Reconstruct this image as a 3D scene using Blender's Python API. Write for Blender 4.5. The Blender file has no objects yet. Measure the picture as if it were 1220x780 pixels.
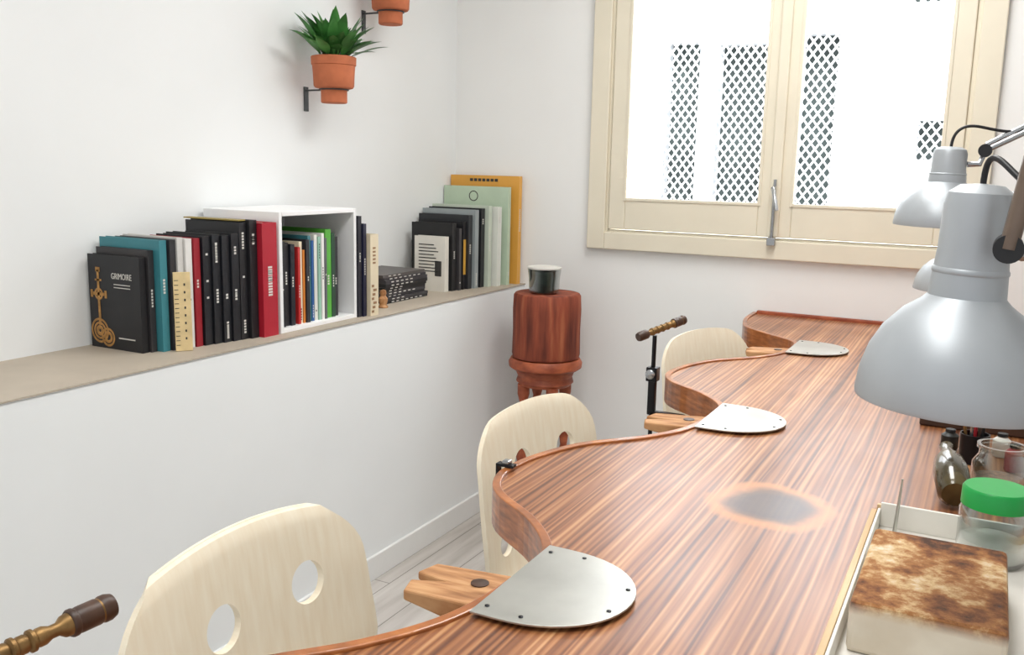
import bpy, bmesh, math, random
from mathutils import Vector, Matrix
random.seed(7)
S = bpy.context.scene
S.view_settings.view_transform = 'Standard'
S.view_settings.look = 'None'

def lin(c):
    return tuple(((v/255)/12.92 if v/255 <= .04045 else ((v/255+.055)/1.055)**2.4) for v in c)

# ---------------------------------------------------------------- materials
def mat(name, rgb, rough=.5, metal=0., var=.06, scale=30., bump=0., stretch=(1,1,1), coat=0., trans=0.):
    m = bpy.data.materials.new(name); m.use_nodes = True
    nt = m.node_tree; b = nt.nodes['Principled BSDF']
    c = lin(rgb)
    tc = nt.nodes.new('ShaderNodeTexCoord'); mp = nt.nodes.new('ShaderNodeMapping')
    mp.inputs['Scale'].default_value = stretch
    nz = nt.nodes.new('ShaderNodeTexNoise'); nz.inputs['Scale'].default_value = scale; nz.inputs['Detail'].default_value = 4
    rp = nt.nodes.new('ShaderNodeValToRGB')
    rp.color_ramp.elements[0].position = .3; rp.color_ramp.elements[1].position = .7
    rp.color_ramp.elements[0].color = (*[v*(1-var) for v in c], 1)
    rp.color_ramp.elements[1].color = (*[min(1, v*(1+var)) for v in c], 1)
    L = nt.links
    L.new(tc.outputs['Object'], mp.inputs['Vector']); L.new(mp.outputs[0], nz.inputs['Vector'])
    L.new(nz.outputs['Fac'], rp.inputs[0]); L.new(rp.outputs[0], b.inputs['Base Color'])
    b.inputs['Roughness'].default_value = rough; b.inputs['Metallic'].default_value = metal
    b.inputs['Coat Weight'].default_value = coat
    b.inputs['Transmission Weight'].default_value = trans
    if bump:
        bp = nt.nodes.new('ShaderNodeBump'); bp.inputs['Strength'].default_value = bump; bp.inputs['Distance'].default_value = .004
        L.new(nz.outputs['Fac'], bp.inputs['Height']); L.new(bp.outputs[0], b.inputs['Normal'])
    return m

def ramp_mat(name, stops, stretch, scale, rough, detail=6, bump=0., coat=0.):
    m = mat(name, (128,128,128), rough, 0, 0, scale, bump, stretch, coat)
    nt = m.node_tree
    rp = [n for n in nt.nodes if n.type == 'VALTORGB'][0]
    nz = [n for n in nt.nodes if n.type == 'TEX_NOISE'][0]; nz.inputs['Detail'].default_value = detail
    cr = rp.color_ramp
    while len(cr.elements) > 1: cr.elements.remove(cr.elements[-1])
    cr.elements[0].position = stops[0][0]; cr.elements[0].color = (*lin(stops[0][1]), 1)
    for p, c in stops[1:]:
        e = cr.elements.new(p); e.color = (*lin(c), 1)
    return m

M_wall = mat('wall_paint', (235,237,237), .85, var=.015, scale=3, bump=.03)
M_wallb = mat('wall_paint_back', (239,239,237), .85, var=.015, scale=3)
M_ceil = mat('ceiling_paint', (240,240,238), .9, var=.01)
M_ledge = mat('ledge_stone', (180,168,152), .6, var=.06, scale=8)
M_base = mat('baseboard_paint', (232,232,230), .5, var=.01)
M_win = mat('window_cream_paint', (228,220,200), .45, var=.03, scale=6)
M_white = mat('white_lacquer', (240,240,240), .4, var=.01)
M_facade = mat('facade_plaster', (245,247,250), .9, var=.02, scale=2)
M_grey = mat('dark_shutter', (72,82,80), .7, var=.35, scale=3)
M_latt = mat('lattice_white', (250,250,250), .7, var=.01)
M_rim = ramp_mat('rim_wood', [(.3,(126,72,36)),(.6,(174,104,54)),(.75,(198,130,72))], (6,6,30), 4, .3, coat=.3)
M_ply = ramp_mat('birch_ply', [(.3,(236,222,196)),(.7,(243,233,211))], (2,14,2), 6, .38)
M_pin = ramp_mat('pin_wood', [(.3,(136,90,54)),(.5,(178,128,84)),(.7,(204,160,114))], (6,40,10), 2, .75, bump=.4)
M_darkred = ramp_mat('red_stump_wood', [(.3,(92,38,24)),(.55,(142,66,42)),(.75,(172,98,64))], (14,14,1.5), 2.5, .75, bump=.6)
M_turned = ramp_mat('turned_wood', [(.3,(130,58,34)),(.7,(182,96,60))], (4,4,8), 5, .5)
M_steel = mat('brushed_steel_plate', (186,186,180), .33, .85, var=.12, scale=9)
M_lamp = mat('lamp_silver_paint', (176,181,185), .42, .35, var=.02)
M_bronze = mat('bronze_arm', (120,104,92), .4, .6, var=.15)
M_chrome = mat('chrome_tube', (170,172,174), .25, .9, var=.02)
M_black = mat('black_plastic', (22,22,24), .45, var=.1)
M_bmetal = mat('black_metal', (30,30,34), .35, .6, var=.1)
M_brkt = mat('bracket_grey_metal', (72,74,76), .5, .4, var=.1)
M_brass = mat('aged_brass', (134,104,64), .45, .75, var=.3, scale=60)
M_dhandle = mat('dark_wood_handle', (66,42,28), .45, var=.3, scale=40)
M_terra = mat('terracotta', (186,106,70), .85, var=.1, scale=25)
M_soil = mat('soil', (50,34,24), .95, var=.3, scale=80)
M_leaf = mat('leaf_green', (66,126,58), .4, var=.5, scale=14)
M_page = mat('book_pages', (226,216,196), .8, var=.06, scale=50, stretch=(1,30,1))
M_legs = mat('table_leg_metal', (70,72,74), .4, .6, var=.05)
M_green = mat('green_lid_plastic', (24,156,70), .35, var=.05)
M_gold = mat('gold_print', (176,130,72), .5, .3, var=.3, scale=60)
M_print = mat('white_print', (215,212,205), .7, var=.03)
M_printd = mat('dark_print', (60,58,56), .7, var=.03)
M_lwood = ramp_mat('light_wood', [(.3,(196,164,120)),(.7,(222,196,156))], (30,2,30), 2, .6)
M_tray = mat('tray_white', (226,222,214), .5, var=.04, scale=12)
M_floor = ramp_mat('floor_planks', [(.25,(168,162,154)),(.5,(196,190,184)),(.75,(214,210,204))], (14,1.2,1), 1.6, .45)
M_bulb = mat('bulb_opal', (245,243,238), .3, var=.01)
M_bottle = mat('olive_bottle', (70,60,34), .2, .1, var=.6, scale=18, coat=.6)
M_block = ramp_mat('fire_brick', [(.3,(212,200,180)),(.7,(232,224,208))], (1,1,1), 14, .85, bump=.2)
# floor plank seams
nt = M_floor.node_tree; b = nt.nodes['Principled BSDF']
rp = [n for n in nt.nodes if n.type == 'VALTORGB'][0]
br = nt.nodes.new('ShaderNodeTexBrick'); tc = [n for n in nt.nodes if n.type == 'TEX_COORD'][0]
mp2 = nt.nodes.new('ShaderNodeMapping'); mp2.inputs['Rotation'].default_value = (0,0,math.pi/2)
nt.links.new(tc.outputs['Object'], mp2.inputs[0]); nt.links.new(mp2.outputs[0], br.inputs['Vector'])
br.inputs['Scale'].default_value = 1.; br.inputs['Brick Width'].default_value = 1.2; br.inputs['Row Height'].default_value = .14
br.inputs['Mortar Size'].default_value = .002; br.inputs['Color1'].default_value = (1,1,1,1); br.inputs['Color2'].default_value = (.88,.87,.86,1); br.inputs['Mortar'].default_value = (.4,.38,.36,1)
mx = nt.nodes.new('ShaderNodeMixRGB'); mx.blend_type = 'MULTIPLY'; mx.inputs[0].default_value = 1
nt.links.new(rp.outputs[0], mx.inputs[1]); nt.links.new(br.outputs['Color'], mx.inputs[2]); nt.links.new(mx.outputs[0], b.inputs['Base Color'])

# glass
def glass(name, tint=(1,1,1), gl=.1):
    m = bpy.data.materials.new(name); m.use_nodes = True; nt = m.node_tree; nt.nodes.clear()
    o = nt.nodes.new('ShaderNodeOutputMaterial'); t = nt.nodes.new('ShaderNodeBsdfTransparent'); g = nt.nodes.new('ShaderNodeBsdfGlossy')
    t.inputs[0].default_value = (*tint,1); g.inputs['Roughness'].default_value = .05
    f = nt.nodes.new('ShaderNodeLayerWeight'); f.inputs[0].default_value = gl; x = nt.nodes.new('ShaderNodeMixShader')
    nt.links.new(f.outputs['Facing'], x.inputs[0]); nt.links.new(t.outputs[0], x.inputs[1]); nt.links.new(g.outputs[0], x.inputs[2]); nt.links.new(x.outputs[0], o.inputs[0])
    return m
M_glass = glass('window_glass', gl=.03)
M_jar = glass('jar_glass', (.9,.93,.92), .35)

# table wood: zebra streaks along Y with one worn, scorched patch
def table_wood():
    m = bpy.data.materials.new('zebra_table_wood'); m.use_nodes = True; nt = m.node_tree; L = nt.links
    b = nt.nodes['Principled BSDF']; N = nt.nodes.new
    tc = N('ShaderNodeTexCoord')
    def noise(sc, scale, det, rg=.5):
        mp = N('ShaderNodeMapping'); mp.inputs['Scale'].default_value = sc
        nz = N('ShaderNodeTexNoise'); nz.inputs['Scale'].default_value = scale; nz.inputs['Detail'].default_value = det; nz.inputs['Roughness'].default_value = rg
        L.new(tc.outputs['Object'], mp.inputs[0]); L.new(mp.outputs[0], nz.inputs['Vector']); return nz
    n1 = noise((75,.6,1), 1., 2, .6); n2 = noise((10,.4,1), 1., 2); n3 = noise((6,6,1), 1.5, 4)
    mpw = N('ShaderNodeMapping'); mpw.inputs['Scale'].default_value=(1,.035,1); L.new(tc.outputs['Object'],mpw.inputs[0])
    wv = N('ShaderNodeTexWave'); wv.wave_type='BANDS'; wv.bands_direction='X'; wv.inputs['Scale'].default_value=29
    wv.inputs['Distortion'].default_value=9; wv.inputs['Detail'].default_value=3; wv.inputs['Detail Scale'].default_value=1.4
    L.new(mpw.outputs[0],wv.inputs['Vector'])
    mw = N('ShaderNodeMix'); mw.inputs[0].default_value=.2; L.new(n1.outputs['Fac'],mw.inputs[2]); L.new(wv.outputs['Fac'],mw.inputs[3])
    r1 = N('ShaderNodeValToRGB'); cr = r1.color_ramp
    st = [(.28,(94,54,32)),(.4,(132,80,48)),(.5,(156,100,62)),(.6,(176,120,77)),(.72,(200,150,104))]
    cr.elements[0].position = st[0][0]; cr.elements[0].color = (*lin(st[0][1]),1)
    cr.elements[1].position = st[-1][0]; cr.elements[1].color = (*lin(st[-1][1]),1)
    for p,c in st[1:-1]:
        e = cr.elements.new(p); e.color = (*lin(c),1)
    L.new(mw.outputs[0], r1.inputs[0])
    r2 = N('ShaderNodeValToRGB'); r2.color_ramp.elements[0].position=.38; r2.color_ramp.elements[1].position=.62
    r2.color_ramp.elements[0].color=(.74,.68,.62,1); r2.color_ramp.elements[1].color=(1.0,1.0,1.0,1)
    L.new(n2.outputs['Fac'], r2.inputs[0])
    mul = N('ShaderNodeMixRGB'); mul.blend_type='MULTIPLY'; mul.inputs[0].default_value=.9
    L.new(r1.outputs[0], mul.inputs[1]); L.new(r2.outputs[0], mul.inputs[2])
    sp = N('ShaderNodeVectorMath'); sp.operation='DISTANCE'
    wob = N('ShaderNodeMixRGB'); wob.inputs[0].default_value=.06; L.new(tc.outputs['Object'], wob.inputs[1]); L.new(n3.outputs['Color'], wob.inputs[2])
    sp.inputs[1].default_value = (-.28*.94+.03, 1.45*.94+.03, .86*.94+.03)
    L.new(wob.outputs[0], sp.inputs[0])
    ra = N('ShaderNodeValToRGB'); e=ra.color_ramp.elements; e[0].position=.07; e[0].color=(.95,.95,.95,1); e[1].position=.102; e[1].color=(0,0,0,1)
    x = ra.color_ramp.elements.new(.088); x.color=(.75,.75,.75,1)
    L.new(sp.outputs['Value'], ra.inputs[0])
    rc = N('ShaderNodeValToRGB'); e=rc.color_ramp.elements; e[0].position=.044; e[0].color=(*lin((66,48,44)),1); e[1].position=.080; e[1].color=(*lin((196,128,72)),1)
    x = rc.color_ramp.elements.new(.060); x.color=(*lin((98,66,48)),1)
    L.new(sp.outputs['Value'], rc.inputs[0])
    ms = N('ShaderNodeMixRGB'); L.new(ra.outputs[0], ms.inputs[0]); L.new(mul.outputs[0], ms.inputs[1]); L.new(rc.outputs[0], ms.inputs[2])
    L.new(ms.outputs[0], b.inputs['Base Color'])
    rr = N('ShaderNodeMapRange'); rr.inputs['To Min'].default_value=.3; rr.inputs['To Max'].default_value=.48
    L.new(n3.outputs['Fac'], rr.inputs[0]); L.new(rr.outputs[0], b.inputs['Roughness'])
    b.inputs['Coat Weight'].default_value=.2; b.inputs['Coat Roughness'].default_value=.2
    return m
M_table = table_wood()

# ---------------------------------------------------------------- geometry helpers
def link(ob, parent=None):
    S.collection.objects.link(ob)
    if parent: ob.parent = parent
    return ob
def group(name, loc=(0,0,0), rot=(0,0,0)):
    e = bpy.data.objects.new(name, None); e.empty_display_size=.05; e.location=loc; e.rotation_euler=rot
    return link(e)
def mk(name, vs, fs, m, parent=None, smooth=False, bev=0., loc=(0,0,0), rot=(0,0,0), auto=False):
    me = bpy.data.meshes.new(name); me.from_pydata([tuple(v) for v in vs], [], fs)
    bm = bmesh.new(); bm.from_mesh(me); bmesh.ops.recalc_face_normals(bm, faces=bm.faces); bm.to_mesh(me); bm.free()
    for mm in (m if isinstance(m, list) else [m]): me.materials.append(mm)
    if smooth:
        for p in me.polygons: p.use_smooth = True
    ob = bpy.data.objects.new(name, me); ob.location=loc; ob.rotation_euler=rot; link(ob, parent)
    if bev:
        md = ob.modifiers.new('bev','BEVEL'); md.width=bev; md.segments=2; md.limit_method='ANGLE'
    return ob
BF = [(0,1,3,2),(4,6,7,5),(0,4,5,1),(2,3,7,6),(0,2,6,4),(1,5,7,3)]
def bverts(x0,x1,y0,y1,z0,z1):
    return [(x,y,z) for x in (x0,x1) for y in (y0,y1) for z in (z0,z1)]
def box(name, x0,x1,y0,y1,z0,z1, m, parent=None, bev=0., **k):
    return mk(name, bverts(x0,x1,y0,y1,z0,z1), BF, m, parent, bev=bev, **k)
def boxes(name, L, m, parent=None, bev=0., **k):
    vs=[]; fs=[]
    for b_ in L:
        o=len(vs); vs+=bverts(*b_); fs+=[tuple(i+o for i in f) for f in BF]
    return mk(name, vs, fs, m, parent, bev=bev, **k)
def lathe(name, prof, m, parent=None, loc=(0,0,0), rot=(0,0,0), seg=48, smooth=True, wob=0.):
    vs=[]; fs=[]
    for k,(r,z) in enumerate(prof):
        for i in range(seg):
            a=2*math.pi*i/seg; rr=r*(1+wob*math.sin(3*a+1)+wob*.6*math.sin(7*a+k*.05))
            vs.append((rr*math.cos(a), rr*math.sin(a), z))
    for k in range(len(prof)-1):
        for i in range(seg):
            j=(i+1)%seg; fs.append((k*seg+i,k*seg+j,(k+1)*seg+j,(k+1)*seg+i))
    if prof[0][0]>1e-5: fs.append(tuple(range(seg)))
    if prof[-1][0]>1e-5: fs.append(tuple((len(prof)-1)*seg+i for i in range(seg)))
    ob = mk(name, vs, fs, m, parent, smooth=smooth, loc=loc, rot=rot)
    md = ob.modifiers.new('es','EDGE_SPLIT'); md.split_angle = math.radians(38)
    return ob
def tube(name, pts, r, m, parent=None, smooth=False, res=8):
    cu = bpy.data.curves.new(name,'CURVE'); cu.dimensions='3D'; cu.bevel_depth=r; cu.bevel_resolution=4; cu.use_fill_caps=True
    sp = cu.splines.new('NURBS' if smooth else 'POLY'); sp.points.add(len(pts)-1)
    for p,q in zip(sp.points, pts): p.co=(*q,1)
    if smooth: sp.use_endpoint_u=True; sp.order_u=min(4,len(pts)); cu.resolution_u=res
    cu.materials.append(m)
    return link(bpy.data.objects.new(name, cu), parent)
def rod(name, a, b_, r, m, parent=None, r2=None, seg=24):
    a=Vector(a); b_=Vector(b_); d=b_-a; q=d.to_track_quat('Z','Y')
    ob = lathe(name, [(r,0),(r if r2 is None else r2,d.length)], m, parent, seg=seg)
    ob.location=a; ob.rotation_euler=q.to_euler(); return ob
def prism(name, poly, z0, z1, m, parent=None, bev=0., **k):
    n=len(poly); vs=[(x,y,z0) for x,y in poly]+[(x,y,z1) for x,y in poly]
    fs=[tuple(range(n)), tuple(range(n,2*n))]+[(i,(i+1)%n,n+(i+1)%n,n+i) for i in range(n)]
    return mk(name, vs, fs, m, parent, bev=bev, **k)
def catmull(P, n=8):
    out=[]
    for i in range(len(P)-1):
        p0=P[max(i-1,0)]; p1=P[i]; p2=P[i+1]; p3=P[min(i+2,len(P)-1)]
        for k in range(n):
            t=k/n
            out.append(tuple(.5*((2*p1[j])+(-p0[j]+p2[j])*t+(2*p0[j]-5*p1[j]+4*p2[j]-p3[j])*t*t+(-p0[j]+3*p1[j]-3*p2[j]+p3[j])*t**3) for j in range(len(p1))))
    out.append(tuple(P[-1])); return out

# ---------------------------------------------------------------- room
CZ=1.39; LZ=.896; TZ=.86; B=3.5; W=-2.1; LX=-1.75; RX=1.9; Y0=-1.2; H=2.75
box('floor', W-.15,RX+.15,Y0,B+.15,-.1,0, M_floor)
box('ceiling', W-.15,RX+.15,Y0,B+.15,H,H+.1, M_ceil)
box('wall_left', W-.15,W,Y0,B+.15,0,H, M_wall)
box('wall_right', RX,RX+.15,Y0,B+.15,0,H, M_wall)
wx0,wx1,wz0,wz1=-1.40,-.09,1.12,2.42
boxes('wall_back', [(W,wx0,B,B+.15,0,H),(wx1,RX,B,B+.15,0,H),(wx0,wx1,B,B+.15,0,wz0),(wx0,wx1,B,B+.15,wz1,H)], M_wallb)
box('wall_ledge', W,LX,Y0,B,0,LZ-.004, M_wall)
box('trim_ledge_top', W,LX+.004,Y0,B,LZ-.004,LZ, M_ledge)
box('baseboard_left', LX,LX+.012,Y0,B,0,.085, M_base, bev=.003)
box('baseboard_back', LX+.012,RX,B-.012,B,0,.085, M_base, bev=.003)

# ---------------------------------------------------------------- window
win = group('window_1', (0,B,0))
def frame(name, x0,x1,z0,z1,w,wb,y0,y1,wr=None,bev=.004):
    wr = w if wr is None else wr
    boxes(name, [(x0,x0+w,y0,y1,z0,z1),(x1-wr,x1,y0,y1,z0,z1),(x0+w,x1-wr,y0,y1,z0,z0+wb),(x0+w,x1-wr,y0,y1,z1-w,z1)], M_win, win, bev)
frame('casing', -1.46,-.025,1.067,2.48,.075,.07,-.03,-.002)
frame('jamb', -1.395,-.095,1.125,2.415,.02,.02,-.012,.12)
frame('sash_left', -1.372,-.725,1.149,2.39,.068,.12,-.022,.02,wr=.056)
frame('sash_right', -.715,-.115,1.149,2.39,.056,.12,-.022,.02,wr=.066)
box('meeting_stile', -.74,-.70,-.036,-.022,1.149,2.39, M_win, win, .006)
frame('bead_left', -1.312,-.772,1.262,2.33,.012,.012,-.026,-.02,bev=.002)
frame('bead_right', -.668,-.172,1.262,2.33,.012,.012,-.026,-.02,bev=.002)
boxes('panes', [(-1.31,-.775,.0,.003,1.262,2.33),(-.665,-.175,.0,.003,1.262,2.33)], M_glass, win)
tube('espagnolette_rod', [(-.72,-.045,1.14),(-.72,-.045,1.36)], .006, M_chrome, win)
tube('handle', [(-.72,-.045,1.33),(-.72,-.075,1.33),(-.70,-.085,1.25)], .007, M_chrome, win)
box('latch_keeper', -.735,-.705,-.055,-.036,1.12,1.15, M_chrome, win, .003)

# ---------------------------------------------------------------- building across
fac = group('facade_building', (0,5.6,0))
open_ = [(-1.86,-1.66,.8,2.14),(-1.54,-1.25,.8,2.12),(-1.06,-.865,.8,2.16),(-.50,-.34,2.3,2.6),(-.42,-.29,1.47,1.68)]
xs = sorted({-8.,8.}|{v for o in open_ for v in o[:2]}); zs = sorted({-1.,7.}|{v for o in open_ for v in o[2:]})
cells=[]
for i in range(len(xs)-1):
    for j in range(len(zs)-1):
        cx=(xs[i]+xs[i+1])/2; cz=(zs[j]+zs[j+1])/2
        if not any(o[0]<cx<o[1] and o[2]<cz<o[3] for o in open_):
            cells.append((xs[i],xs[i+1],0,.2,zs[j],zs[j+1]))
boxes('plaster_wall', cells, M_facade, fac)
box('dark_shutters', -2.2,-.1,.1,.14,.7,2.7, M_grey, fac)
def lattice(x0,x1,z0,z1):
    vs=[];fs=[]
    cw,ch=.05,.066; sl=ch/cw; t=.005
    for sgn in (1,-1):
        lo=min(z0-sgn*sl*x for x in (x0,x1)); hi=max(z1-sgn*sl*x for x in (x0,x1))
        k=math.floor(lo/ch)
        while k*ch<hi:
            c0=k*ch; k+=1
            xa=x0; za=sgn*sl*xa+c0; xb=x1; zb=sgn*sl*xb+c0
            t0,t1=0.,1.; dz=zb-za
            for lim,s_ in ((z0,1),(z1,-1)):
                A=s_*dz; Bq=s_*(za-lim)
                if A>0: t0=max(t0,-Bq/A)
                else: t1=min(t1,-Bq/A)
            if t1-t0<.004: continue
            p=Vector((xa+(xb-xa)*t0,0,za+dz*t0)); q=Vector((xa+(xb-xa)*t1,0,za+dz*t1))
            d=(q-p).normalized(); n=Vector((-d.z,0,d.x))*t
            yy=-.03-.006*sgn; o=len(vs)
            for y_ in (yy-.003,yy+.003):
                for w in (p-n,p+n,q+n,q-n): vs.append((w.x,y_,w.z))
            fs+= [tuple(o+i for i in f) for f in ((0,1,2,3),(4,5,6,7),(0,1,5,4),(1,2,6,5),(2,3,7,6),(3,0,4,7))]
    return vs,fs
vs,fs=lattice(-2.3,-.1,.75,2.8)
mk('diamond_grille', vs, fs, M_latt, fac)

# ---------------------------------------------------------------- workbench
wb = group('jewellers_workbench')
rel=[(.10,-.508),(.19,-.572),(.27,-.672),(.34,-.712),(.41,-.718),(.50,-.702),(.60,-.66),(.70,-.578),(.80,-.525),(.92,-.505)]
pins=[.075,1.0,1.925,2.85]
P=[]
for k,p in enumerate(pins):
    if k==0: P+=[(x,p+r) for r,x in rel if r>.3]
    elif k<3: P+=[(x,p+r) for r,x in rel]
    else: P+=[(-.525,p+.1),(-.63,p+.2),(-.715,p+.29),(-.75,p+.4),(-.765,p+.5),(-.77,B-.006)]
edge=catmull(P,6)
TR=.50
top=edge+[(TR,B-.006),(TR,edge[0][1])]
prism('top', top, TZ-.035, TZ, M_table, wb)
inner=[];outer=[]
for i,p in enumerate(edge):
    a=Vector(edge[max(i-1,0)]); b_=Vector(edge[min(i+1,len(edge)-1)]); d=(b_-a).normalized(); n=Vector((d.y,-d.x))
    inner.append((p[0]+n.x*.009,p[1]+n.y*.009)); outer.append((p[0]-n.x*.006,p[1]-n.y*.006))
n=len(edge); vs=[]
for ring in (outer,inner):
    for z in (TZ-.062,TZ+.005): vs+=[(x,y,z) for x,y in ring]
fs=[]
for i in range(n-1):
    fs+=[(i,i+1,n+i+1,n+i),(2*n+i,2*n+i+1,3*n+i+1,3*n+i),(n+i,n+i+1,3*n+i+1,3*n+i),(i,i+1,2*n+i+1,2*n+i)]
fs+=[(0,n,3*n,2*n),(n-1,2*n-1,4*n-1,3*n-1)]
mk('edge_strip', vs, fs, M_rim, wb, smooth=False, bev=.002)
box('back_strip', -.76,TR,B-.022,B-.004,TZ-.03,TZ+.012, M_turned, wb, .003)
box('end_strip', edge[0][0],TR,edge[0][1]-.015,edge[0][1],TZ-.062,TZ+.004, M_rim, wb, .002)
legs=[]
for yy in (.42,1.40,2.30,3.36):
    for xx in (-.30,.42): legs.append((xx-.025,xx+.025,yy-.025,yy+.025,0,TZ-.075))
    legs.append((-.325,.445,yy-.02,yy+.02,TZ-.075,TZ-.035))
boxes('legs', legs, M_legs, wb, .003)

def bench_pin(y):
    g=group('bench_pin',(-.512,y-.025,TZ))
    o=[(.0,-.05),(-.118,-.045),(-.128,-.012),(-.083,.0),(-.133,.012),(-.123,.047),(.0,.05)]
    n=len(o); vs=[]
    for x,y_ in o: vs.append((x,y_,-.005+x*.06))
    for x,y_ in o: vs.append((x,y_,-.042-x*.13))
    fs=[tuple(range(n)),tuple(range(n,2*n))]+[(i,(i+1)%n,n+(i+1)%n,n+i) for i in range(n)]
    mk('wedge', vs, fs, M_pin, g, bev=.003)
    lathe('screw', [(.012,0),(.012,.0012),(.004,.002)], M_dhandle, g, (-.035,.01,-.0065))
    g2=group('steel_plate',(-.507,y,TZ+.0055))
    pts=[(0,-.112),(0,.112)]
    for k in range(0,25):
        a=math.pi/2-math.pi*k/24
        pts.append((.03+.132*max(0,math.cos(a))**.9, .112*math.sin(a)))
    prism('sheet', pts, 0, .0028, M_steel, g2, bev=.0006)
    for x,y_ in ((.012,-.09),(.012,.09),(.06,-.095),(.06,.095),(.145,-.03),(.145,.035)):
        lathe('screw', [(.003,0),(.003,.001),(.0015,.0015)], M_bmetal, g2, (x,y_,.0026), seg=12)
for p in pins[1:]: bench_pin(p)

# ---------------------------------------------------------------- chairs
def chair(x,y,rz,WW=.238,ztop=.905,ho=0.):
    g=group('swivel_chair',(x,y,0),(0,0,rz))
    prof=[(.215,.478),(.19,.497),(.10,.503),(.0,.497),(-.10,.497),(-.17,.512),(-.205,.55),(-.222,.62),(-.236,.70),(-.25,.80),(-.262,.87),(-.270,ztop)]
    prof=catmull(prof,6); m=len(prof)
    s=[0]
    for i in range(1,m): s.append(s[-1]+math.dist(prof[i],prof[i-1]))
    T=s[-1]
    def half(q):
        w=.205
        if q>.36: w=.205+(WW-.205)*min(1,(q-.36)/.2)
        d=T-q; r=.09
        if d<.25: w-= .014*(1-d/.25)
        if d<r: w=w-r+math.sqrt(max(0,r*r-(r-d)**2))
        r=.07
        if q<r: w=w-r+math.sqrt(max(0,r*r-(r-q)**2))
        return w
    qs=[0,.002,.006,.012,.02,.032,.048]+[.07+(T-.18)*k/24 for k in range(25)]+[T-.09,T-.07,T-.05,T-.034,T-.022,T-.012,T-.005,T-.001,T]
    def at(q):
        for i in range(1,m):
            if s[i]>=q-1e-9:
                t=(q-s[i-1])/(s[i]-s[i-1]); a,b_=prof[i-1],prof[i]
                return (a[0]+(b_[0]-a[0])*t, a[1]+(b_[1]-a[1])*t), Vector((b_[0]-a[0],b_[1]-a[1])).normalized()
    nu=16; vs=[];fs=[]; th=.011
    for side in (0,1):
        for q in qs:
            (px,pz),d=at(min(q,T)); w=half(q)
            up=max(0,min(1,(q-.40)/.15))
            nn=Vector((d.y,-d.x))
            for i in range(nu+1):
                u=-1+2*i/nu; yy=u*w
                cx=.024*up*(yy/.23)**2; cz=.012*(1-up)*(yy/.2)**2 - .014*max(0,1-(T-q)/.12)*(yy/.15)**2
                vs.append((px+cx+(nn.x*th if side else 0), yy, pz+cz+(nn.y*th if side else 0)))
    R=len(qs); C=nu+1; o=R*C
    for a in range(R-1):
        for i in range(nu):
            fs.append((a*C+i,a*C+i+1,(a+1)*C+i+1,(a+1)*C+i)); fs.append((o+a*C+i,o+a*C+i+1,o+(a+1)*C+i+1,o+(a+1)*C+i))
        fs.append((a*C,(a+1)*C,o+(a+1)*C,o+a*C)); fs.append((a*C+nu,(a+1)*C+nu,o+(a+1)*C+nu,o+a*C+nu))
    for i in range(nu):
        fs.append((i,i+1,o+i+1,o+i)); fs.append(((R-1)*C+i,(R-1)*C+i+1,o+(R-1)*C+i+1,o+(R-1)*C+i))
    sh=mk('shell', vs, fs, M_ply, g, smooth=True)
    cuts=[]
    for hy,hz,hr in ((-.083+ho,.770,.032),(.083+ho,.770,.032),(-.150,.63,.024),(.150,.63,.024)):
        bm=bmesh.new(); bmesh.ops.create_cone(bm,cap_ends=True,segments=32,radius1=hr,radius2=hr,depth=.3,matrix=Matrix.Translation((-.235,hy,hz))@Matrix.Rotation(math.pi/2,4,'Y'))
        me=bpy.data.meshes.new('c'); bm.to_mesh(me); bm.free(); c=bpy.data.objects.new('c',me); link(c,g); cuts.append(c)
        md=sh.modifiers.new('b','BOOLEAN'); md.operation='DIFFERENCE'; md.object=c; md.solver='EXACT'
    bpy.context.view_layer.update()
    me=bpy.data.meshes.new_from_object(sh.evaluated_get(bpy.context.evaluated_depsgraph_get()))
    sh.modifiers.clear(); sh.data=me
    for c in cuts: bpy.data.objects.remove(c)
    md=sh.modifiers.new('es','EDGE_SPLIT'); md.split_angle=math.radians(40)
    lathe('column',[(.032,.08),(.032,.28),(.02,.281),(.02,.475)],M_bmetal,g,seg=24)
    box('seat_plate',-.09,.09,-.08,.08,.468,.486,M_bmetal,g,.003)
    for k in range(5):
        a=2*math.pi*k/5+.3; c_,s_=math.cos(a),math.sin(a)
        rod('leg_%d'%(k+1),(.02*c_,.02*s_,.10),(.27*c_,.27*s_,.065),.02,M_bmetal,g,r2=.012)
        lathe('caster_%d'%(k+1),[(.024,-.014),(.027,-.008),(.027,.008),(.024,.014)],M_black,g,(.27*c_,.27*s_,.0275),(math.pi/2,0,a),seg=20)
chair(-.628,.900,0,.240,.880,ho=.030)
chair(-.595,1.702,math.radians(-7),.232,.891,ho=.030)
chair(-.525,2.665,math.radians(-20),.228,.905)

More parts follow.
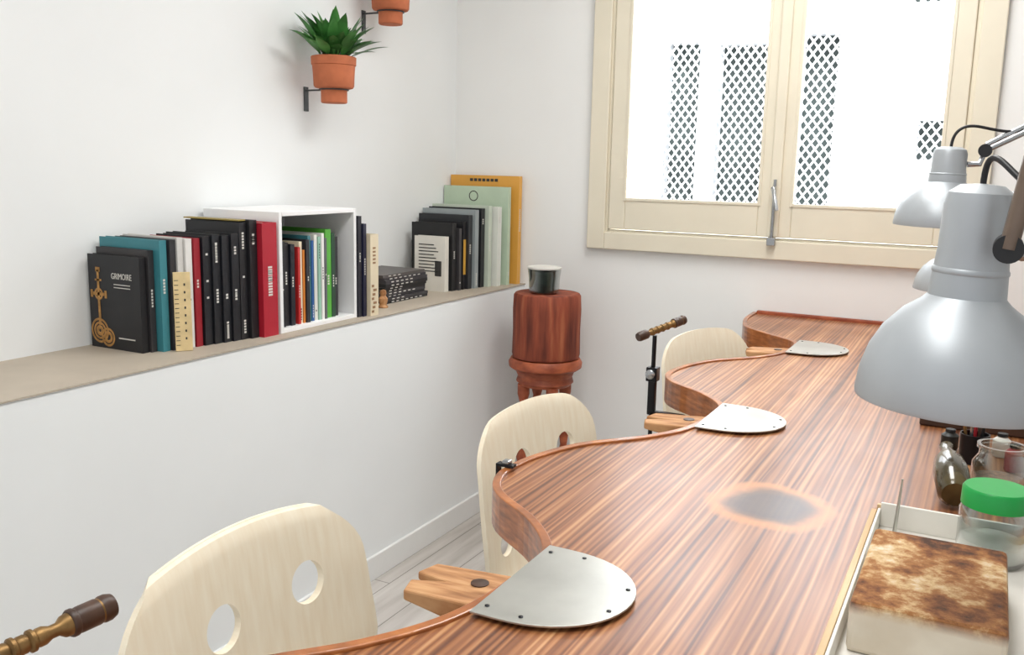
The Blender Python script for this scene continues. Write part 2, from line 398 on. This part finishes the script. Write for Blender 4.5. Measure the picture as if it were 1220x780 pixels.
# ---------------------------------------------------------------- torches & clamps
def torch(base, a, b_, edge_x):
    g=group('soldering_torch',base)
    tube('post',[(0,0,-.14),(0,0,.125)],.0055,M_bmetal,g)
    boxes('clamp',[(-.014,.014,-.014,.014,.01,.045),(0,edge_x,-.009,.009,-.076,-.066),(-.009,.009,-.009,.009,-.076,.02)],M_bmetal,g,.002)
    lathe('knob',[(.010,0),(.012,.004),(.012,.010),(.008,.013)],M_chrome,g,(0,-.014,.03),(math.pi/2,0,0),seg=20)
    A=Vector(a)-Vector(base); Bv=Vector(b_)-Vector(base); d=Bv-A; q=d.to_track_quat('Z','Y').to_euler(); L=d.length
    pr=[(.0,0),(.008,.0),(.0105,.003),(.0105,.022),(.007,.026),(.0065,.034),(.0085,.038)]
    z=.040
    while z<L*.60:
        pr+=[(.0072,z),(.0098,z+.002),(.0098,z+.005),(.0072,z+.007),(.0082,z+.009),(.0082,z+.014)]; z+=.016
    pr+=[(.0058,L*.66),(.0058,L*.7),(.0095,L*.73),(.0112,L*.8),(.0112,L*.95),(.009,L),(0,L)]
    lathe('handle',pr,M_brass,g,tuple(A),q,seg=28)
    lathe('grip',[(.0112,L*.76),(.0124,L*.77),(.0124,L*.79),(.0113,L*.80),(.0118,L*.82),(.0118,L*.92),(.0108,L*.93),(.0122,L*.95),(.0122,L*.98),(.0105,L*1.01),(0,L*1.01)],M_dhandle,g,tuple(A),q,seg=28)
    lathe('grip_rear',[(0,-.003),(.010,-.003),(.0116,.002),(.0116,.024),(.010,.027)],M_dhandle,g,tuple(A),q,seg=28)
torch((-.715,2.155,TZ),(-.74,2.11,.985),(-.667,2.234,1.018),.085)
torch((-.745,.44,TZ),(-.688,.36,.988),(-.668,.522,.994),.025)
g=group('bench_clamp',(-.720,1.39,TZ))
boxes('jaw',[(-.016,.014,-.008,.008,.006,.011),(-.020,-.016,-.008,.008,-.02,.011)],M_bmetal,g,.001)
box('collar',-.008,.006,-.007,.007,.011,.018,M_chrome,g,.002)

# ---------------------------------------------------------------- books
bm_cache={}
def cmat(c,rough=.45):
    if c not in bm_cache: bm_cache[c]=mat('cover_%d_%d_%d'%c,c,rough,var=.05,scale=12)
    return bm_cache[c]
def book(parent, xs_, y0, th, h, dep, col, z=LZ, bands=1, bcol=None, tilt=0.):
    t=min(.003,th*.18)
    x1=xs_; x0=xs_-dep
    vs=[];fs=[];mi=[]
    def add(b_,m_):
        o=len(vs); vs.extend(bverts(*b_)); fs.extend([tuple(i+o for i in f) for f in BF]); mi.extend([m_]*6)
    y1=y0+th-.0012
    add((x0,x1,y0,y0+t,0,h),0); add((x0,x1,y1-t,y1,0,h),0); add((x1-t,x1,y0+t,y1-t,0,h),0)
    add((x0+.004,x1-t,y0+t,y1-t,.003,h-.004),1)
    if th>.009:
        w=(y1-y0)
        for k in range(bands):
            zc=h*random.choice((.12,.45,.55,.6,.85)); hh=h*random.uniform(.02,.22)
            nL=max(1,int(hh/.008))
            for q in range(nL):
                za=zc-hh/2+q*.008
                add((x1,x1+.0004,y0+w*.36,y1-w*.36,max(.01,za),min(h-.01,max(.012,za+.0055))),2)
    ob=mk('book', vs, fs, [cmat(col),M_page,bcol or M_print], parent)
    for p,i in zip(ob.data.polygons,mi): p.material_index=i
    ob.location=(0,0,z)
    return ob
row=group('book_row')
BL=(24,24,28)
data=[(1.62,.021,.245,.19,-1.895,BL,0),(1.642,.019,.262,.19,-1.888,(52,50,52),1),(1.662,.024,.287,.22,-1.868,(58,128,138),1),
 (1.690,.020,.288,.20,-1.862,(44,44,48),2),(1.711,.020,.292,.20,-1.858,(206,204,200),1),(1.733,.022,.288,.18,-1.852,(228,226,222),1),(1.757,.022,.288,.18,-1.848,(150,24,38),1)]
y=1.782
for k in range(4): data.append((y,.028,.292+.004*(k%2),.17,-1.842+.006*k,(22,24,30),3)); y+=.0285
data+= [(y,.028,.325,.20,-1.822,(30,30,34),3),(y+.0285,.03,.33,.22,-1.812,(26,26,30),2),(y+.0595,.06,.322,.21,-1.795,(170,24,44),3)]
for d in data: book(row,d[4],d[0],d[1],d[2],d[3],d[5],bands=d[6],bcol=M_printd if sum(d[5])>500 else None)
box('book_band', -2.03,-1.825,1.897,1.924,LZ+.3285,LZ+.332, cmat((150,130,60)), row)
yc=1.6195
boxes('gold_cross',[(-2.052,-2.044,yc-.0006,yc,LZ+.06,LZ+.205),(-2.072,-2.024,yc-.0006,yc,LZ+.138,LZ+.146),(-2.060,-2.036,yc-.0006,yc,LZ+.176,LZ+.181),(-2.056,-2.040,yc-.0006,yc,LZ+.2,LZ+.212),(-2.078,-2.07,yc-.0006,yc,LZ+.132,LZ+.152),(-2.026,-2.018,yc-.0006,yc,LZ+.132,LZ+.152)],M_gold,row)
def flat_ring(name,parent,loc,rr,mr,m):
    bpy.ops.mesh.primitive_torus_add(major_radius=rr,minor_radius=mr,major_segments=32,minor_segments=6,location=loc,rotation=(math.pi/2,0,0))
    t=bpy.context.object; t.name=name; t.scale=(1,1,.2); t.data.materials.append(m); t.parent=parent
for rx,rz,rr,mr in ((-2.05,.045,.03,.003),(-2.05,.045,.02,.003),(-2.05,.045,.009,.005),(-2.02,.03,.022,.003),(-2.02,.03,.012,.004),(-2.048,.142,.013,.003)):
    flat_ring('gold_ring',row,(rx,yc-.0003,LZ+rz),rr,mr,M_gold)
tx=bpy.data.curves.new('title','FONT'); tx.body='GRIMOIRE'; tx.size=.022; tx.extrude=.0003; tx.materials.append(M_print)
to=bpy.data.objects.new('title',tx); to.rotation_euler=(math.pi/2,0,0); to.location=(-1.998,yc-.0003,LZ+.185); to.scale=(.75,1,1); link(to,row)
boxes('small_print',[(-1.99,-1.93,yc-.0004,yc,LZ+.17-.008*k,LZ+.172-.008*k) for k in range(2)]+[(-1.98,-1.92,yc-.0004,yc,LZ+.03,LZ+.033)],M_print,row)
g=group('wooden_ruler',(-1.834,1.70,LZ+.001),(0,math.radians(-2),math.radians(-38)))
box('slat',-.003,.003,-.021,.021,0,.205,mat('ruler_wood',(222,198,148),.6,var=.12),g,.001)
boxes('marks',[(.003,.0036,-.019,-.009,.015+.012*k,.0165+.012*k) for k in range(15)]+[(.003,.0036,.004,.008,.03+.02*k,.036+.02*k) for k in range(8)],M_printd,g)

# storage cube with books
sc=group('storage_cube',(-1.795,2.025,LZ))
D=.29; t=.013
boxes('carcass',[(-D,0,0,t,0,.35),(-D,0,.36-t,.36,0,.35),(-D,0,t,.36-t,0,t),(-D,0,t,.36-t,.35-t,.35),(-D,-D+.006,t,.36-t,t,.35-t)],M_white,sc,.0015)
row2=group('book_row')
y=2.045
for th,h,c in [(.022,.25,(30,30,34)),(.022,.245,(36,34,38)),(.018,.24,(28,30,40)),(.012,.235,(60,50,50)),(.011,.23,(190,40,40)),(.013,.245,(226,214,186)),(.009,.22,(214,130,50)),(.016,.25,(40,42,48)),
   (.014,.26,(60,120,130)),(.011,.245,(40,90,150)),(.015,.262,(222,222,214)),(.012,.255,(150,190,170)),(.013,.265,(230,228,224)),(.011,.25,(90,90,96)),(.028,.275,(86,170,60)),(.018,.262,(36,70,50)),(.02,.25,(40,40,44))]:
    book(row2,-1.815+random.uniform(-.008,.008),y,th,h,.2,c,z=LZ+.013,bcol=M_printd if sum(c)>450 else None); y+=th+.0008

# books right of the cube
row3=group('book_row')
book(row3,-1.79,2.388,.018,.325,.2,(34,34,44),bands=2)
book(row3,-1.785,2.407,.018,.30,.2,(24,26,54),bands=1)
book(row3,-1.772,2.428,.044,.265,.16,(222,208,180),bands=0)
boxes('floral_print',[(-1.7718,-1.7712,2.434+.004*(k%3),2.446+.007*(k%3),LZ+.01+.014*k,LZ+.018+.014*k) for k in range(7)]+[(-1.7718,-1.7712,2.44,2.455,LZ+.17+.012*k,LZ+.176+.012*k) for k in range(5)],cmat((150,112,76)),row3)

ms=group('magazine_stack',(0,0,LZ))
z=0.
for k in range(10):
    th=random.choice((.008,.010,.012)); j=random.uniform(-.005,.005); c=random.choice([(30,30,34),(44,42,46),(24,24,26),(56,54,58)])
    vs_=[(-2.085,-1.885+j,2.665+j,2.935+j,z,z+.0015),(-2.085,-1.885+j,2.665+j,2.935+j,z+th-.0015,z+th),(-1.8875+j,-1.885+j,2.665+j,2.935+j,z+.0015,z+th-.0015),(-2.085,-1.8875+j,2.665+j,2.668+j,z+.0015,z+th-.0015)]
    boxes('magazine_%d'%k,vs_,cmat(c if k<9 else (84,78,76)),ms)
    box('pages_%d'%k,-2.083,-1.889+j,2.669+j,2.933+j,z+.0015,z+th-.0015,M_page,ms)
    boxes('spine_text_%d'%k,[(-1.885+j,-1.8846+j,2.70+j+.03*q,2.715+j+.03*q,z+th*.35,z+th*.65) for q in range(random.randint(2,7))],M_print,ms); z+=th
g=group('carved_figurine',(-1.845,2.60,LZ))
lathe('body',[(.016,0),(.018,.004),(.012,.01),(.015,.022),(.016,.032),(.009,.042),(.012,.05),(.010,.06),(0,.064)],M_pin,g,seg=24)

row4=group('book_row')
def cover(xa,xb,y_,h,c,th,bands=1,dk=True): return book(row4,xb,y_,th,h,xb-xa,c,bands=bands)
cover(-2.02,-1.88,3.06,.215,(228,224,214),.03)
boxes('cover_text',[(-2.0,-1.93+.01*((k*7)%3),3.0592,3.06,LZ+.18-.013*k,LZ+.184-.013*k) for k in range(9)]+[(-1.925,-1.895,3.0592,3.06,LZ+.06,LZ+.12)],M_printd,row4)
cover(-2.06,-1.87,3.10,.265,(26,26,28),.03)
cover(-2.05,-1.86,3.135,.245,(60,58,60),.02)
cover(-2.07,-1.86,3.165,.27,(22,22,26),.024)
cover(-2.085,-1.85,3.19,.295,(40,42,46),.03)
box('spine_label_yellow',-1.86,-1.8594,3.168,3.186,LZ+.06,LZ+.2,cmat((210,160,60)),row4)
cover(-2.09,-1.84,3.225,.315,(150,158,160),.03)
cover(-2.085,-1.835,3.265,.32,(26,28,32),.03)
cover(-2.09,-1.82,3.30,.33,(196,206,190),.028)
cover(-2.09,-1.80,3.34,.325,(222,224,216),.035)
cover(-2.095,-1.785,3.40,.405,(186,204,180),.025)
flat_ring('cover_ring',row4,(-1.95,3.3995,LZ+.365),.02,.002,M_printd)
cover(-2.095,-1.765,3.455,.45,(226,166,72),.03)
boxes('cover_title',[(-2.0+.02*k,-1.985+.02*k,3.4542,3.455,LZ+.425,LZ+.437) for k in range(7)],M_printd,row4)

# ---------------------------------------------------------------- plants on wall
def leaf(vs,fs,base,ang,elev,L,w,curl,xmin=-9):
    n=8; d=Vector((math.cos(ang),math.sin(ang),0)); side=Vector((-math.sin(ang),math.cos(ang),0)); p=Vector(base); e=elev; o=len(vs)
    for i in range(n+1):
        t=i/n; ww=w*(math.sin(math.pi*min(1,max(0,(t-.18)/.82))**.8) if t>.18 else 0)+.0015
        if i==n: ww=.0003
        nrm=(d*-math.sin(e)+Vector((0,0,1))*math.cos(e))
        for v in (p-side*ww+nrm*ww*.25,p,p+side*ww+nrm*ww*.25): vs.append((max(v.x,xmin+.002*t),v.y,v.z))
        p=p+(d*math.cos(e)+Vector((0,0,1))*math.sin(e))*(L/n); e-=curl/n
    for i in range(n):
        for k in (0,1): fs.append((o+3*i+k,o+3*i+k+1,o+3*i+3+k+1,o+3*i+3+k))
def potted(loc, seed, L=.138, n=95):
    g=group('potted_plant',loc); random.seed(seed)
    lathe('pot',[(0,-.075),(.040,-.075),(.043,-.072),(.043,-.035),(.046,-.03),(.062,-.026),(.066,-.02),(.068,.02),(.070,.045),(.073,.047),(.074,.072),(.071,.074),(.066,.072),(.065,.06),(0,.058)],M_terra,g)
    lathe('soil',[(.064,.062),(.03,.066),(0,.068)],M_soil,g)
    vs=[];fs=[]
    for k in range(n):
        a=random.uniform(0,2*math.pi); el=random.uniform(.5,1.5)
        if math.cos(a)<-.3: el=max(el,1.2)
        r=random.uniform(0,.045)
        leaf(vs,fs,(r*math.cos(a),r*math.sin(a),.064),a,el,L*random.uniform(.7,1.25)*(.85+.15*math.sin(el)),random.uniform(.013,.021),random.uniform(.2,.8),xmin=W+.006-loc[0])
    mk('leaves',vs,fs,M_leaf,g,smooth=True)
    wx=W-loc[0]
    boxes('bracket',[(wx,wx+.004,-.011,.011,-.10,-.02),(wx,-.04,-.005,.005,-.034,-.029)],M_brkt,g,.001)
    bpy.ops.mesh.primitive_torus_add(major_radius=.0465,minor_radius=.003,major_segments=36,minor_segments=8,location=(0,0,-.031))
    t=bpy.context.object; t.name='bracket_ring'; t.data.materials.append(M_brkt); t.parent=g
potted((-1.98,2.515,1.655),3)
potted((-1.98,2.84,1.95),5)
random.seed(11)

# ---------------------------------------------------------------- stump stool in the corner
g=group('wooden_stump_stool',(-1.525,3.25,0))
lathe('stump',[(0,.650),(.130,.650),(.134,.665),(.132,.76),(.134,.84),(.131,.895),(.126,.902),(0,.902)],M_darkred,g,wob=.012,seg=64)
lathe('seat_disc',[(0,.60),(.13,.60),(.144,.61),(.146,.628),(.136,.645),(0,.65)],M_turned,g)
lathe('apron',[(0,.535),(.10,.535),(.114,.55),(.108,.57),(.116,.59),(.116,.60),(0,.60)],M_turned,g)
for k in range(4):
    a=math.pi/4+k*math.pi/2
    lathe('leg_%d'%(k+1),[(0,0),(.018,0),(.022,.02),(.015,.05),(.026,.12),(.014,.2),(.024,.24),(.014,.28),(.028,.40),(.016,.47),(.024,.50),(.024,.54),(0,.54)],M_turned,g,(.088*math.cos(a),.088*math.sin(a),0),seg=24)
g=group('glass_cup',(-1.53,3.23,.902))
lathe('dark_contents',[(0,.003),(.048,.003),(.055,.012),(.058,.07),(.056,.088),(.02,.094),(0,.09)],mat('dark_green_contents',(28,44,38),.5,var=.5,scale=60),g)
lathe('glass',[(0,0),(.05,0),(.0585,.008),(.0605,.06),(.066,.10),(.063,.10),(.0595,.06),(.056,.01),(0,.002)],M_jar,g)
lathe('rim',[(.063,.096),(.066,.097),(.067,.102),(.064,.104),(.061,.101)],M_print,g)

# ---------------------------------------------------------------- desk lamps
def lamp(pos, tilt, wrist, elbow, base, hs=1., armmat=None, name='desk_lamp', armr=.0055):
    g=group(name,pos); armmat=armmat or M_chrome
    R=Matrix.Rotation(tilt[1],4,'Y')@Matrix.Rotation(tilt[0],4,'X'); e=R.to_euler()
    ss=.5+.5*hs
    o=[(r,z*ss) for r,z in [(.094,0),(.0948,.004),(.0925,.028),(.086,.052),(.075,.074),(.058,.094),(.042,.106),(.0365,.112)]]
    inn=[(r-.0018,z-.0005) for r,z in o[::-1]]; inn[-1]=(.0925,.0)
    lathe('shade_outer',o+inn+[o[0]],M_lamp,g,(0,0,0),e,seg=72)
    z0=.112*ss
    H_=lambda L:[(r,z0+(z-.112)*hs) for r,z in L]
    lathe('socket_housing',H_([(.030,.104),(.036,.108),(.0365,.112),(.035,.135),(.033,.16),(.033,.205),(.030,.218),(.02,.226),(0,.228)]),M_lamp,g,(0,0,0),e)
    lathe('vent_ring',H_([(.0345,.135),(.0358,.137),(.0358,.140),(.0345,.142)]),M_lamp,g,(0,0,0),e)
    lathe('bulb',[(r,z*ss) for r,z in [(0,.028),(.018,.032),(.028,.048),(.028,.06),(.018,.08),(.013,.1),(.013,.106),(0,.106)]],M_bulb,g,(0,0,0),e,seg=32)
    zt=z0+.116*hs
    top=R@Vector((0,0,zt)); side=R@Vector((.034,0,z0+.06*hs)); w=Vector(wrist)-Vector(pos); el=Vector(elbow)-Vector(pos); ba=Vector(base)-Vector(pos)
    tube('yoke',[tuple(side),tuple(side*.6+w*.4+Vector((.01,0,-.01))),tuple(w)],.006,M_chrome,g)
    rod('wrist_joint',w-Vector((0,.018,0)),w+Vector((0,.018,0)),.013,M_black,g)
    for dy in (-.012,.012):
        off=Vector((0,dy,0)); tube('upper_arm',[tuple(w+off),tuple(el+off)],armr,armmat,g)
        tube('lower_arm',[tuple(el+off),tuple(ba+off+Vector((0,0,.1)))],armr,armmat,g)
    up=Vector((0,0,.03))
    tube('tension_spring',[tuple(w+up*.4),tuple((w*.55+el*.45)+up*.5)],.005,M_chrome,g)
    rod('elbow_joint',el-Vector((0,.02,0)),el+Vector((0,.02,0)),.015,M_black,g)
    rod('post',ba+Vector((0,0,.0)),ba+Vector((0,0,.11)),.009,M_chrome,g)
    boxes('table_clamp',[(-.03,.03,-.02,.02,0.001,.012),(.022,.03,-.02,.02,-.07,.001),(-.02,.03,-.02,.02,-.078,-.07)],M_lamp,g,.002,loc=tuple(ba))
    rod('clamp_screw',ba+Vector((-.005,0,-.1)),ba+Vector((-.005,0,-.037)),.005,M_chrome,g)
    tube('cable',[tuple(top+Vector((0,0,-.004))),tuple(top+Vector((0.0,0,.03))),tuple(top*.5+w*.5+Vector((.0,0,.055))),tuple(w+Vector((.03,0,.03))),tuple(w*.6+el*.4+Vector((0,.01,-.02))),tuple(el+Vector((.02,0,.0)))],.003,M_black,g,smooth=True)
CX=TR-.022
lamp((-.021,1.03,1.160),(0,math.radians(2)),(.014,.965,1.325),(.062,.96,1.66),(CX,1.15,TZ),hs=.97,armmat=M_bronze,armr=.008)
lamp((-.096,2.12,1.285),(0,math.radians(1)),(-.03,2.13,1.44),(.26,2.2,1.60),(CX,2.1,TZ),hs=.62)
lamp((-.105,3.02,1.050),(0,math.radians(3)),(-.03,3.03,1.26),(.22,3.08,1.50),(CX,3.0,TZ),hs=.8)

# ---------------------------------------------------------------- things on the right of the bench
g=group('soldering_tray',(0,0,TZ))
boxes('base',[(-.122,.17,.88,1.44,0,.006)],M_lwood,g,.001)
boxes('walls',[(-.122,-.114,.88,1.44,.006,.03),(.162,.17,.88,1.44,.006,.03),(-.114,.162,1.432,1.44,.006,.04),(-.114,.162,.88,.888,.006,.03)],M_lwood,g,.001)
boxes('liner',[(-.112,.16,.89,1.43,.006,.009),(-.112,-.108,.89,1.43,.009,.036),(-.108,.16,1.425,1.43,.009,.046)],M_tray,g,.001)
m=M_block; nt=m.node_tree; L=nt.links; bs=nt.nodes['Principled BSDF']; rp=[q for q in nt.nodes if q.type=='VALTORGB'][0]
tc=[q for q in nt.nodes if q.type=='TEX_COORD'][0]
n2=nt.nodes.new('ShaderNodeTexNoise'); n2.inputs['Scale'].default_value=13; n2.inputs['Detail'].default_value=9; n2.inputs['Roughness'].default_value=.7
L.new(tc.outputs['Object'],n2.inputs['Vector'])
r2=nt.nodes.new('ShaderNodeValToRGB'); e=r2.color_ramp.elements
e[0].position=.36; e[0].color=(*lin((222,208,184)),1); e[1].position=.64; e[1].color=(*lin((70,42,26)),1)
for p_,c_ in ((.43,(204,172,126)),(.50,(160,108,60)),(.57,(122,74,40))):
    x=r2.color_ramp.elements.new(p_); x.color=(*lin(c_),1)
L.new(n2.outputs['Fac'],r2.inputs[0])
sep=nt.nodes.new('ShaderNodeSeparateXYZ'); L.new(tc.outputs['Object'],sep.inputs[0])
mr=nt.nodes.new('ShaderNodeMapRange'); mr.inputs['From Min'].default_value=.045; mr.inputs['From Max'].default_value=.058; L.new(sep.outputs['Z'],mr.inputs[0])
mx=nt.nodes.new('ShaderNodeMixRGB'); L.new(mr.outputs[0],mx.inputs[0]); L.new(rp.outputs[0],mx.inputs[1]); L.new(r2.outputs[0],mx.inputs[2]); L.new(mx.outputs[0],bs.inputs['Base Color'])
g=group('soldering_block',(-.022,1.135,TZ+.009))
box('brick',-.078,.078,-.122,.122,0,.06,M_block,g,.006)
g=group('glass_jar',(.04,1.375,TZ+.009))
lathe('jar',[(0,0),(.040,0),(.044,.006),(.044,.07),(.040,.08),(.038,.084),(.036,.084),(.038,.078),(.0415,.07),(.0415,.008),(0,.006)],M_jar,g)
lathe('lid',[(0,.104),(.040,.104),(.043,.1),(.0435,.078),(.041,.077),(.041,.09),(0,.092)],M_green,g)
lathe('contents',[(0,.007),(.040,.007),(.040,.03),(0,.034)],M_print,g)
g=group('steel_pick',(-.085,1.40,TZ+.009))
rod('shaft',(0,0,0),(.004,.004,.085),.003,M_steel,g,r2=.0015)
g=group('glass_jar',(.050,1.70,TZ+.001))
lathe('jar',[(0,0),(.040,0),(.044,.006),(.044,.055),(.035,.070),(.035,.080),(.039,.081),(.039,.087),(.033,.087),(.033,.07),(.041,.055),(.041,.008),(0,.006)],M_jar,g)
lathe('beads',[(0,.007),(.040,.007),(.040,.03),(.02,.034),(0,.032)],mat('mixed_beads',(120,90,70),.5,var=.6,scale=120),g)
g=group('brown_bottle',(-.012,1.575,TZ+.029),(math.radians(-80),0,math.radians(8)))
lathe('body',[(0,0),(.020,0),(.026,.008),(.028,.075),(.025,.11),(.014,.14),(.010,.155),(.012,.172),(0,.174)],M_bottle,g,seg=32)
g=group('tool_cup',(.008,1.88,TZ+.001))
lathe('cup',[(0,0),(.024,0),(.026,.055),(.0235,.055),(.022,.006),(0,.006)],M_bmetal,g)
for k,(dx,dy,c) in enumerate([(-.02,.0,M_brass),(.0,.015,cmat((170,30,40))),(.015,-.01,M_black),(-.008,-.015,M_chrome),(.01,.02,M_dhandle)]):
    rod('tool_%d'%k,(dx*.5,dy*.5,.008),(dx*1.1,dy*1.1,.09+.010*k),.003,c,g)
for k,(px,py,c,h) in enumerate([(.075,1.86,(150,28,36),.05),(.105,1.80,(40,40,44),.07),(.055,1.95,(226,222,212),.045),(-.035,1.95,(30,32,30),.04)]):
    g=group('small_bottle',(px,py,TZ+.001))
    lathe('body',[(0,0),(.014,0),(.016,.003),(.016,h*.7),(.008,h*.85),(.008,h*.88)],cmat(c),g,seg=24)
    lathe('cap',[(0,h),(.009,h),(.0095,h*.87),(.0,h*.87)],M_black if k!=1 else M_print,g,seg=24)
g=group('wooden_tool_rack',(0,2.16,TZ+.001))
box('block',-.10,.16,-.05,.05,0,.022,M_dhandle,g,.003)
for k in range(4): rod('file_%d'%k,(.03+.035*k,0,.022),(.03+.035*k,0,.09),.006,[M_brass,M_dhandle][k%2],g)

# ---------------------------------------------------------------- lights
w=bpy.data.worlds.new('World'); S.world=w; w.use_nodes=True
w.node_tree.nodes['Background'].inputs[0].default_value=(.95,.975,1,1); w.node_tree.nodes['Background'].inputs[1].default_value=.8
def area(name,loc,target,sx,sy,power,col=(1,1,1)):
    l=bpy.data.lights.new(name,'AREA'); l.shape='RECTANGLE'; l.size=sx; l.size_y=sy; l.energy=power; l.color=col
    o=bpy.data.objects.new(name,l); o.location=loc; o.rotation_euler=(Vector(target)-Vector(loc)).to_track_quat('-Z','Y').to_euler(); link(o)
area('ceiling_light',(-.5,.6,H-.03),(-.5,.6,0),.6,1.6,27,(1,1,.98))
area('ceiling_light',(-.5,2.4,H-.03),(-.5,2.4,0),.6,1.2,29,(1,1,.98))
area('outdoor_daylight',(-1.,3.9,5.),(-1.,5.6,1.4),4,1.2,900,(.96,.98,1))

# ---------------------------------------------------------------- camera
F=Vector((-.4517,.8753,-.1728)).normalized(); R0=Vector((.8886,.4586,0)).normalized(); U0=R0.cross(F).normalized()
r=math.radians(1.26); Rv=R0*math.cos(r)+U0*math.sin(r); Uv=-R0*math.sin(r)+U0*math.cos(r)
cam=bpy.data.cameras.new('camera'); co=bpy.data.objects.new('camera',cam); link(co)
cam.sensor_width=36; cam.lens=36*1100/1220; cam.clip_start=.02
m=Matrix((( Rv.x,Uv.x,-F.x,0),(Rv.y,Uv.y,-F.y,0),(Rv.z,Uv.z,-F.z,CZ),(0,0,0,1)))
co.matrix_world=m
S.camera=co
